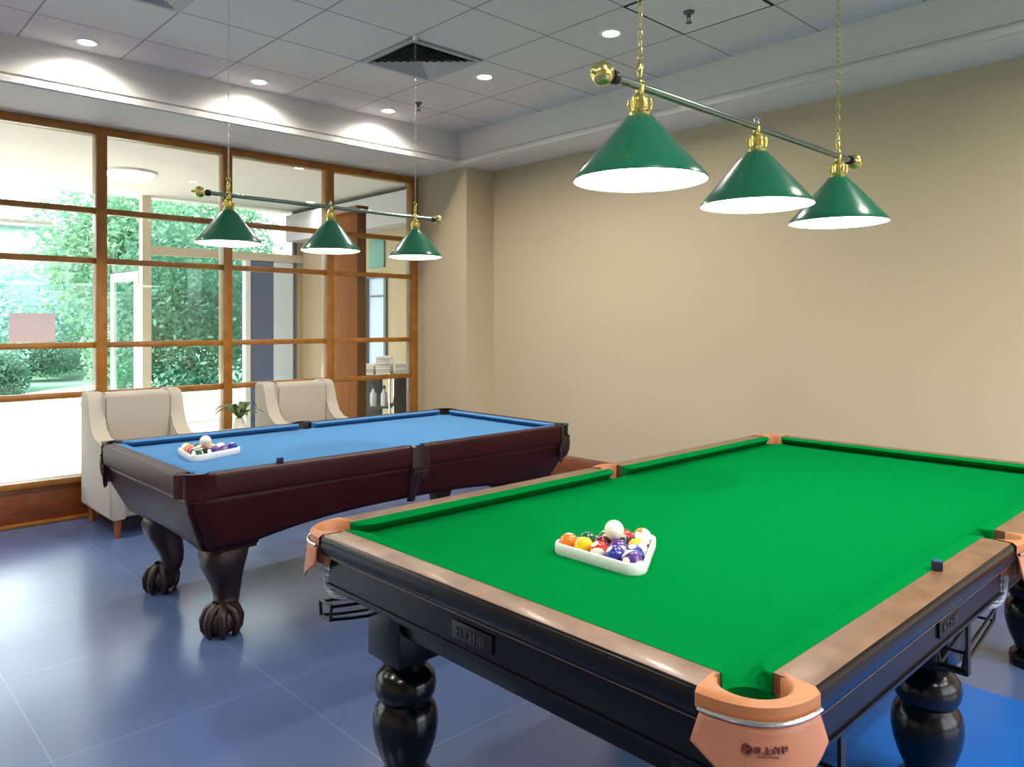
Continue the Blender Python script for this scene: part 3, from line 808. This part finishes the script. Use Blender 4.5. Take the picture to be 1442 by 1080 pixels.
# ------------------------------------------------------------------ blue table
BX, BY = 2.41, 3.91
bt = thing('pool_table', 'blue cloth pool table in dark mahogany with claw feet and fringed pockets', 'pool table', (BX, BY, 0))
bL, bW = 1.22, .66
bZ, bB = .806, .772
bPC, bPR = (1.15, .59), .055
mb = MB(); mb.prism(bedpoly(1.158, .6, bPC, bPR, .615, .05), bB - .03, bB); mb.build('bed_cloth', M['blue_cloth'], bt, 30)
for sy in (1, -1):
    for x0, x1 in ((-1.105, -.045), (.045, 1.105)):
        e0, e1 = (.05, .02) if x0 < 0 else (.02, .05)
        cushion((x0, sy * .552), (x1, sy * .552), (0, sy), .044, e0, e1, bZ + .001, .8, bB, False).build('cushion', M['blue_cloth'], bt, 50)
for sx in (1, -1):
    cushion((sx * 1.112, -.545), (sx * 1.112, .545), (sx, 0), .044, .05, .05, bZ + .001, .8, bB, False).build('cushion', M['blue_cloth'], bt, 50)
bprof = [(-.0645, .74), (-.0645, bZ), (-.010, bZ), (-.004, bZ - .003), (-.001, bZ - .009), (0, bZ - .016), (-.002, bZ - .09), (-.004, bZ - .1), (-.010, bZ - .106), (-.0645, bZ - .106)]
for sy in (1, -1):
    for x0, x1 in ((-bL + .125, -.055), (.055, bL - .125)):
        barprofile((x0, sy * bW), (x1, sy * bW), (0, sy), bprof).build('rail', M['mahogany'], bt, 35)
for sx in (1, -1):
    barprofile((sx * bL, -bW + .125), (sx * bL, bW - .125), (sx, 0), bprof).build('rail', M['mahogany'], bt, 35)
# tapered arched cabinet sides
def cabinet_side(axis, s):
    n, m_ = 28, 8
    rows = []
    half = bL if axis == 'x' else bW
    for j in range(m_ + 1):
        v = j / m_
        row = []
        for i in range(n + 1):
            u = i / n * 2 - 1
            arch = .08 * max(0, 1 - abs(u / .82) ** 2.6) if abs(u) < .82 else 0
            if axis == 'y': arch *= .35
            zb = .445 + arch
            z = .70 + (zb - .70) * v
            depth = (.70 - z) / .27
            ins = .035 + .115 * depth ** 1.15 + (.006 if .12 < v < .2 else 0)
            along = u * (half - ins)
            if axis == 'x': row.append((along, s * (bW - ins), z))
            else: row.append((s * (bL - ins), along, z))
        rows.append(row)
    mb = MB(); mb.loft(rows, closed=False)
    o = mb.build('cabinet_side', M['mahogany'], bt, 40)
    sm = o.modifiers.new('thick', 'SOLIDIFY'); sm.thickness = .03; sm.offset = 0
    # bead along the lower edge
    bead = MB(); bead.tube([(x, y, z) for x, y, z in rows[-1]], .008, 8); bead.build('edge_bead', M['mahogany'], o)
for s in (1, -1):
    cabinet_side('x', s); cabinet_side('y', s)
# pockets of the blue table
def fringe(parent, pts, zt, ln):
    f = MB()
    f.tube([(x, y, zt + .004) for x, y in pts], .007, 8)
    for i, (x, y) in enumerate(pts):
        l = ln * (.85 + .3 * random.random())
        f.tube([(x, y, zt), (x + random.uniform(-.003, .003), y + random.uniform(-.003, .003), zt - l * .6), (x, y, zt - l)], lambda t: .0045 * (1 - .3 * t), 5)
        f.sphere((x, y, zt - l * .35), .0065, u=8, v=6)
    f.build('fringe', M['darkleather'], parent)
for sx in (1, -1):
    for sy in (1, -1):
        cap = cornercap(sx, sy, bL, bW, .13, .75, bPC, bPR - .002, bZ + .003, bZ - .108, .70, 20, 158).build('pocket_leather', M['blackleather'] if (sx, sy) != (-1, -1) else M['mahogany'], bt, 50)
        # leather basket under the corner
        if (sx, sy) != (-1, -1): bk = MB(); bk.lathe([(.058, .74), (.06, .69), (.055, .65), (.042, .615), (.02, .595), (.002, .592)], (sx * 1.155, sy * .595, 0), 20, False, True); bk.build('pocket_basket', M['darkleather'], cap)
        if (sx, sy) != (-1, -1): fringe(cap, cornercurve(sx, sy, bL, bW, .13, .7, -.008, 18), .698, .11)
for sy in (1, -1):
    cap = sidecap(sy, bW, .058, .62, .047, bZ + .005, bZ - .112, .70).build('pocket_leather', M['darkleather'] if sy < 0 else M['blackleather'], bt, 50)
    sh = MB(); rows = []
    for k in range(10):
        t = k / 9; z = .70 - .2 * t; hw = .05 * (1 - .45 * t) * (1 + .15 * math.sin(t * PI * 2))
        ins = .035 + .10 * ((.70 - z) / .27) ** 1.15
        rows.append([(x * hw, sy * (bW - ins + .022 * (1 - x * x) + .012), z) for x in [-1 + 2 * i / 8 for i in range(9)]])
    sh.loft(rows, closed=False); so = sh.build('pocket_shield', M['darkleather'], cap, 50)
    sm = so.modifiers.new('thick', 'SOLIDIFY'); sm.thickness = .012; sm.offset = -1
    fringe(cap, [(x, sy * (bW + .002)) for x in [-.045 + .09 * i / 10 for i in range(11)]], .69, .05)
# rail sights
ds = MB()
# claw-foot legs
def cableg(sx, sy):
    lx, ly = sx * .936, sy * .376
    dv = Vector((sx, sy)).normalized()
    mb = MB(); rings = []
    prof_ = [(.47, .0, .098), (.43, .0, .1), (.405, .008, .104), (.37, .024, .102), (.32, .024, .09), (.27, .006, .076), (.22, -.016, .063), (.17, -.024, .054), (.135, -.014, .052), (.11, .004, .056), (.09, .018, .062)]
    for z, off, hs in prof_:
        ring = []
        for i in range(28):
            a = 2 * PI * i / 28 + PI / 28
            p = 3.2
            cx = math.copysign(abs(math.cos(a)) ** (2 / p), math.cos(a)) * hs; cy = math.copysign(abs(math.sin(a)) ** (2 / p), math.sin(a)) * hs
            ring.append((lx + dv.x * off + cx, ly + dv.y * off + cy, z))
        rings.append(ring)
    mb.loft(rings)
    lg = mb.build('leg', M['legwood'], bt, 50)
    cp = MB(); cp.box((lx, ly, .432), (.235, .235, .022), .008, 2); cp.box((lx, ly, .415), (.222, .222, .018), .006, 2)
    cp.build('leg_collar', M['mahogany'], lg, 40)
    ft = MB(); fx, fy = lx + dv.x * .03, ly + dv.y * .03
    ft.sphere((fx, fy, .069), .079, 1, 1, .87)
    for k in range(6):
        a = math.atan2(sy, sx) + math.radians(-125 + 50 * k)
        d = Vector((math.cos(a), math.sin(a)))
        ft.tube([(fx + d.x * .03, fy + d.y * .03, .132), (fx + d.x * .064, fy + d.y * .064, .115), (fx + d.x * .083, fy + d.y * .083, .075), (fx + d.x * .08, fy + d.y * .08, .03), (fx + d.x * .066, fy + d.y * .066, .006)], lambda t: .027 - .014 * t, 10)
    ft.build('claw_foot', M['legwood'], lg, 60)
for sx in (1, -1):
    for sy in (1, -1): cableg(sx, sy)
MB().b2(-1.02, 1.02, -.5, .5, .69, .74).build('slate_frame', M['blackwood'], bt, 0)

# ------------------------------------------------------------------ balls and racks
BR = .0286
COLS = {'yellow': rgb(240, 200, 20), 'blue': rgb(28, 40, 150), 'red': rgb(206, 40, 30), 'purple': rgb(84, 44, 130), 'orange': rgb(240, 120, 20), 'green': rgb(10, 92, 60), 'maroon': rgb(108, 24, 30), 'black': rgb(16, 16, 18)}
BM = {}
for k, c in COLS.items():
    BM[k, 0] = stripemat('ball_' + k, c, False); BM[k, 1] = stripemat('ball_stripe_' + k, c, True)
M['cue'] = mat('cue_ball_white', rgb(244, 240, 228), 0.12, coat=.6)
bmeshes = {}
def ball(mt, loc, label, group):
    key = mt.name
    if key not in bmeshes:
        o = MB().sphere((0, 0, 0), BR, u=32, v=20).build('pool_ball', mt, None, 180)
        bmeshes[key] = o.data
    else:
        o = bpy.data.objects.new('pool_ball', bmeshes[key]); COL.objects.link(o)
    o.location = loc
    o.rotation_euler = (random.uniform(0, 6), random.uniform(0, 6), random.uniform(0, 6))
    tag(o, label, 'ball', group)
    return o
def rack_and_balls(cx, cy, z0, rot, order, where, group, label):
    s = .0573; rowh = s * math.sqrt(3) / 2
    pos = []
    for k in range(5):
        n = 5 - k
        for j in range(n):
            pos.append((-2 * rowh * 2 / 3 * 1.0 + k * rowh, ((n - 1) / 2 - j) * s, k, j))
    V = [(-4 / 3 * rowh, 2 * s), (-4 / 3 * rowh, -2 * s), (8 / 3 * rowh, 0)]
    def outline(R):
        pts = []
        for vi, a0 in ((0, 60), (1, 180), (2, 300)):
            for q in range(9):
                a = math.radians(a0 + 120 * q / 8)
                pts.append((V[vi][0] + R * math.cos(a), V[vi][1] + R * math.sin(a)))
        return pts
    tr = thing('ball_rack', label, 'rack', (cx, cy, z0), rot)
    mb = MB(); Ri = BR + .0012; Ro = BR + .0125
    rings = []
    for R, z in ((Ri, .0), (Ro - .002, 0), (Ro, .003), (Ro, .028), (Ro - .003, .032), (Ri + .003, .032), (Ri, .029)):
        rings.append([(x, y, z) for x, y in outline(R)])
    rings.append(rings[0]); mb.loft(rings, True, False, False)
    mb.build('rack_frame', M['rack'], tr, 40)
    c_, s_ = math.cos(rot), math.sin(rot)
    for (x, y, k, j), (cn, st) in zip(pos, order):
        ball(BM[cn, st], (cx + c_ * x - s_ * y, cy + s_ * x + c_ * y, z0 + BR), ('white ball with ' + cn + ' stripe' if st else 'solid ' + cn + ' ball') + ' in the rack on the ' + where + ' table', group)
    # cue ball resting on three others
    x = pos[5][0] + rowh / 3
    ball(M['cue'], (cx + c_ * x, cy + s_ * x, z0 + BR + s * math.sqrt(2 / 3) + .0005), 'plain white cue ball on top of the racked balls on the ' + where + ' table', group)
og = [('orange', 0), ('yellow', 0), ('red', 1), ('blue', 0), ('blue', 1), ('green', 0), ('black', 0), ('purple', 0), ('orange', 1), ('green', 1), ('maroon', 0), ('yellow', 1), ('maroon', 1), ('red', 0), ('purple', 1)]
og = [('orange', 0), ('yellow', 0), ('red', 1), ('blue', 0), ('purple', 1), ('green', 0), ('maroon', 0), ('purple', 0), ('blue', 1), ('green', 1), ('black', 0), ('yellow', 1), ('red', 0), ('maroon', 1), ('orange', 1)]
rack_and_balls(1.712, 1.383, ZB, 0.0, og, 'green', 'balls racked on the green table', 'white triangular ball rack full of balls on the green cloth')
ob = [('yellow', 1), ('orange', 0), ('red', 0), ('maroon', 0), ('green', 1), ('green', 0), ('red', 1), ('maroon', 1), ('black', 0), ('yellow', 0), ('orange', 1), ('purple', 0), ('blue', 1), ('purple', 1), ('blue', 0)]
rack_and_balls(1.54, 3.93, bB, math.radians(-8), ob, 'blue', 'balls racked on the blue table', 'white triangular ball rack full of balls on the blue cloth')
def chalk(x, y, z, rz, label):
    t = thing('chalk', label, 'chalk', (x, y, z), rz, 'cue chalks')
    MB().box((0, 0, .0115), (.0235, .0235, .023), .0012, 1).build('wrapper', M['chalkpaper'], t)
    MB().box((0, 0, .0235), (.021, .021, .0015), .0004, 1).build('chalk_top', M['chalkblue'], t)
chalk(2.13, .665, ZT + .0012, .5, 'dark blue chalk cube on the right rail of the green table')
chalk(1.64, 3.305, bZ + .0005, .3, 'dark blue chalk cube on the near rail of the blue table')

# ------------------------------------------------------------------ billiard lamps
def link_chain(mb, x, y, z0, z1, s=1.0, lk=.032):
    n = int((z1 - z0) / (lk * .78)) ; st = (z1 - z0) / n
    for i in range(n):
        zc = z0 + (i + .5) * st
        pts = []
        for q in range(12):
            a = 2 * PI * q / 12
            px = .0075 * s * math.cos(a); pz = st * .62 * math.sin(a)
            pts.append((x + (px if i % 2 else 0), y + (0 if i % 2 else px), zc + pz))
        mb.tube(pts, .0018 * s, 5, True)
def lamp(name_label, cx, cy, xs, D, zb, hc_, zbar, x0, x1, s, power):
    t = thing('billiard_lamp', name_label, 'lamp', (cx, cy, 0), 0, 'three-shade billiard lamps')
    r = .0125 * s
    MB().lathe([(r, x0 - cx), (r, x1 - cx)], (0, 0, zbar), 20, axis='x').build('bar', M['bar'], t)
    for e, sg in ((x0 - cx, -1), (x1 - cx, 1)):
        b = MB(); b.lathe([(.001, sg * .0), (r * 1.5, sg * .0), (r * 1.6, sg * .02), (r * 1.1, sg * .024), (r * 1.3, sg * .03), (r * .9, sg * .034)], (e, 0, zbar), 20, axis='x')
        b.build('end_collar', M['blackmetal'], t)
        b = MB(); b.sphere((e + sg * .062 * s, 0, zbar), .034 * s)
        b.lathe([(.001, 0), (.01 * s, .0), (.006 * s, sg * .014), (.001, sg * .017)], (e + sg * .094 * s, 0, zbar), 14, axis='x')
        b.build('end_ball', M['brass'], t)
    for k, x in enumerate(xs):
        lx = x - cx
        R = D / 2
        sh = MB()
        zt = zb + hc_
        o_ = [(R, zb), (R + .001, zb + .003), (R * .985, zb + .012)] + [(R * .985 + (.040 * s - R * .985) * f, zb + .012 + (hc_ - .018) * f) for f in (.2, .4, .6, .8, 1)] + [(.030 * s, zt), (.022 * s, zt + .002)]
        sh.lathe(o_, (lx, 0, 0), 56, False, True)
        so = sh.build('shade', M['shade'], t, 40)
        ins = MB(); ins.lathe([(R, zb)] + [(R - .003 + (.034 * s - R + .003) * f, zb + .002 + (hc_ - .016) * f) for f in (0, .25, .5, .75, 1)], (lx, 0, 0), 56, False, True)
        ins.build('shade_lining', M['shadein'], so, 40)
        df_ = MB(); df_.lathe([(R * .972, zb + .004), (R * .9, zb - .002 * (6 - 5 * s)), (R * .7, zb - .004 * (6 - 5 * s)), (R * .35, zb - .007 * (6 - 5 * s)), (.001, zb - .008 * (6 - 5 * s))], (lx, 0, 0), 56, False, True)
        df_.build('diffuser', M['lampglow'], so, 60)
        ft = MB()
        g = zbar - r - zt
        ft.lathe([(.030 * s, zt), (.033 * s, zt + .006), (.024 * s, zt + g * .2), (.028 * s, zt + g * .3), (.028 * s, zt + g * .62), (.020 * s, zt + g * .7), (.024 * s, zt + g * .78), (.012 * s, zt + g * .9), (.016 * s, zbar - .004), (.016 * s, zbar + .004)], (lx, 0, 0), 28)
        for q in range(6):
            a = q * PI / 3
            ft.tube([(lx + .031 * s * math.cos(a), .031 * s * math.sin(a), zt + g * .22), (lx + .034 * s * math.cos(a), .034 * s * math.sin(a), zt + g * .45), (lx + .031 * s * math.cos(a), .031 * s * math.sin(a), zt + g * .66)], .004 * s, 6)
        ft.build('fitter', M['brass'], so, 50)
        if k == 1:
            fn = MB(); fn.lathe([(.012 * s, zbar + r * .9), (.008 * s, zbar + r + .008), (.011 * s, zbar + r + .016), (.004 * s, zbar + r + .024), (.001, zbar + r + .028)], (lx, 0, 0), 14)
            fn.build('finial', M['steel'], t)
        else:
            ch = MB()
            ch.lathe([(.014 * s, zbar + r * .8), (.012 * s, zbar + r + .008), (.006 * s, zbar + r + .014), (.01 * s, zbar + r + .03), (.0105 * s, zbar + r + .05), (.004 * s, zbar + r + .062)], (lx, 0, 0), 16)
            ch.tube([(lx + .012 * s * math.cos(a), 0, zbar + r + .072 + .012 * s * math.sin(a)) for a in [2 * PI * q / 14 for q in range(14)]], .0026 * s, 6, True)
            ch.build('hanger', M['brass'], t)
            c2 = MB(); link_chain(c2, lx, 0, zbar + r + .08, ZC - .03, s * (1 if s > .9 else .55))
            c2.lathe([(.001, ZC - .03), (.012, ZC - .03), (.019, ZC - .012), (.021, ZC)], (lx, 0, 0), 20)
            c2.build('chain', M['brass'] if s > .9 else M['steel'], t, 60)
    return t
lamp('green three-shade billiard lamp hanging over the green table', 2.49, 1.365, (1.81, 2.49, 3.165), .392, 1.874, .193, 2.153, 1.70, 3.27, 1.0, 0)
lamp('green three-shade billiard lamp hanging over the blue table', 2.226, 3.862, (1.632, 2.226, 2.820), .332, 1.868, .175, 2.118, 1.536, 2.948, .85, 0)

# ------------------------------------------------------------------ armchairs, side table, plant
def armchair(x, y, label):
    t = thing('armchair', label, 'armchair', (x, y, 0), 0, 'armchairs by the window')
    W2 = .33
    MB().b2(-W2 + .03, W2 - .03, -.30, .33, .13, .31, .02, 3).build('seat_base', M['linen'], t)
    MB().b2(-W2 + .105, W2 - .105, -.345, .22, .30, .455, .045, 4).build('seat_cushion', M['linen'], t)
    MB().b2(-W2 + .01, W2 - .01, .24, .36, .13, .94, .03, 3).build('back_frame', M['linen'], t)
    bk = MB(); bk.b2(-W2 + .095, W2 - .095, .12, .30, .42, .948, .035, 4)
    bko = bk.build('back_cushion', M['linen'], t)
    for sx in (1, -1):
        side = [(.36, .13), (.36, .93), (.345, .95), (.25, .955), (.205, .945), (.175, .90), (.135, .78), (.085, .69), (.0, .64), (-.28, .60), (-.33, .575), (-.35, .53), (-.345, .13)]
        mb = MB()
        xo, xi = sx * W2, sx * (W2 - .11)
        def lev(xx, sc):
            cy = sum(p[0] for p in side) / len(side); cz = sum(p[1] for p in side) / len(side)
            return [(xx, cy + (p[0] - cy) * sc, cz + (p[1] - cz) * sc) for p in side]
        mb.loft([lev(xo, .955), lev(xo - sx * .006, .985), lev(xo - sx * .022, 1), lev(xi + sx * .022, 1), lev(xi + sx * .006, .985), lev(xi, .955)])
        arm = mb.build('arm', M['linen'], t, 50)
        pp_ = MB(); pp_.tube([(xi + sx * .004, p[0] * .985, p[1] * .985 + .005) for p in side[3:12]], .005, 6); pp_.build('piping', M['piping'], arm)
        for sy in (-.30, .30):
            lg = MB(); lg.lathe([(.015, 0), (.018, .02), (.028, .14)], (sx * (W2 - .06), sy, 0), 16); lg.build('leg', M['chairleg'], t)
    pp2 = MB(); q = W2 - .11
    [pp2.tube([(g * (q + .003), .132, .46), (g * (q + .003), .132, .90), (g * (q + .001), .15, .935), (g * q, .2, .95)], .005, 6) for g in (-1, 1)]
    pp2.build('piping', M['piping'], bko)
armchair(1.858, 5.87, 'cream linen armchair nearest the left edge, behind the blue table corner')
armchair(3.188, 5.87, 'cream linen armchair in front of the wooden column')
st_ = thing('side_table', 'small round white side table between the two armchairs', 'table', (2.56, 5.85, 0))
MB().lathe([(.001, .565), (.215, .565), (.22, .575), (.22, .588), (.215, .595), (.001, .595)], seg=40).build('table_top', M['white'], st_)
MB().lathe([(.02, .03), (.02, .565)], seg=16).build('stem', M['steel'], st_)
MB().lathe([(.16, 0), (.16, .012), (.03, .03)], seg=32).build('base', M['steel'], st_)
pt = thing('potted_plant', 'small leafy plant in a white vase between the two armchairs', 'plant', (2.56, 5.85, .595))
MB().lathe([(.03, 0), (.045, .02), (.05, .05), (.035, .09), (.028, .105), (.032, .11), (.026, .108)], seg=24).build('vase', M['ceramic'], pt)
for k in range(13):
    a = 2 * PI * k / 13 + random.uniform(-.2, .2); ln = random.uniform(.13, .21); up = random.uniform(.05, .13)
    d = Vector((math.cos(a), math.sin(a), 0)); sdv = Vector((-math.sin(a), math.cos(a), 0))
    rows = []
    for i in range(8):
        f = i / 7
        p = Vector((0, 0, .1)) + d * (ln * f) + Vector((0, 0, up * math.sin(f * PI * .8) * 1.1))
        wd = .024 * math.sin(PI * min(1, f * .93 + .07)) + .002
        rows.append([tuple(p - sdv * wd), tuple(p + Vector((0, 0, -.006))), tuple(p + sdv * wd)])
    lf = MB(); lf.loft(rows, closed=False); lf.build('leaf', M['plantleaf'], pt, 60)

# ------------------------------------------------------------------ light
sun = bpy.data.lights.new('sun', 'SUN'); sun.energy = 6.0; sun.angle = math.radians(1.0); sun.color = (1, .97, .92)
so = bpy.data.objects.new('sun', sun); COL.objects.link(so)
dirv = Vector((.58, -.14, -.80))      # from the far left, over the garden
so.rotation_euler = dirv.to_track_quat('-Z', 'Y').to_euler()
wd = bpy.data.worlds.new('world'); scn.world = wd; wd.use_nodes = True
nt = wd.node_tree; nt.nodes.clear()
sky = nt.nodes.new('ShaderNodeTexSky'); sky.sky_type = 'NISHITA'; sky.sun_disc = False; sky.sun_elevation = math.radians(53); sky.sun_rotation = math.radians(-76); sky.air_density = 1.0; sky.dust_density = 3.0; sky.ozone_density = 1.0
hs = nt.nodes.new('ShaderNodeHueSaturation'); hs.inputs['Saturation'].default_value = .22
bg = nt.nodes.new('ShaderNodeBackground'); bg.inputs['Strength'].default_value = 1.1
ow = nt.nodes.new('ShaderNodeOutputWorld')
nt.links.new(sky.outputs[0], hs.inputs['Color']); nt.links.new(hs.outputs[0], bg.inputs[0]); nt.links.new(bg.outputs[0], ow.inputs[0])

# ------------------------------------------------------------------ render look
vs = scn.view_settings
vs.view_transform = 'Standard'; vs.look = 'None'; vs.gamma = 1.0; vs.exposure = 0.45; vs.use_curve_mapping = False
c = scn.cycles
c.use_denoising = True
c.max_bounces = 10; c.diffuse_bounces = 5; c.glossy_bounces = 5; c.transparent_max_bounces = 16; c.transmission_bounces = 6
c.sample_clamp_indirect = 8.0; c.caustics_reflective = False; c.caustics_refractive = False
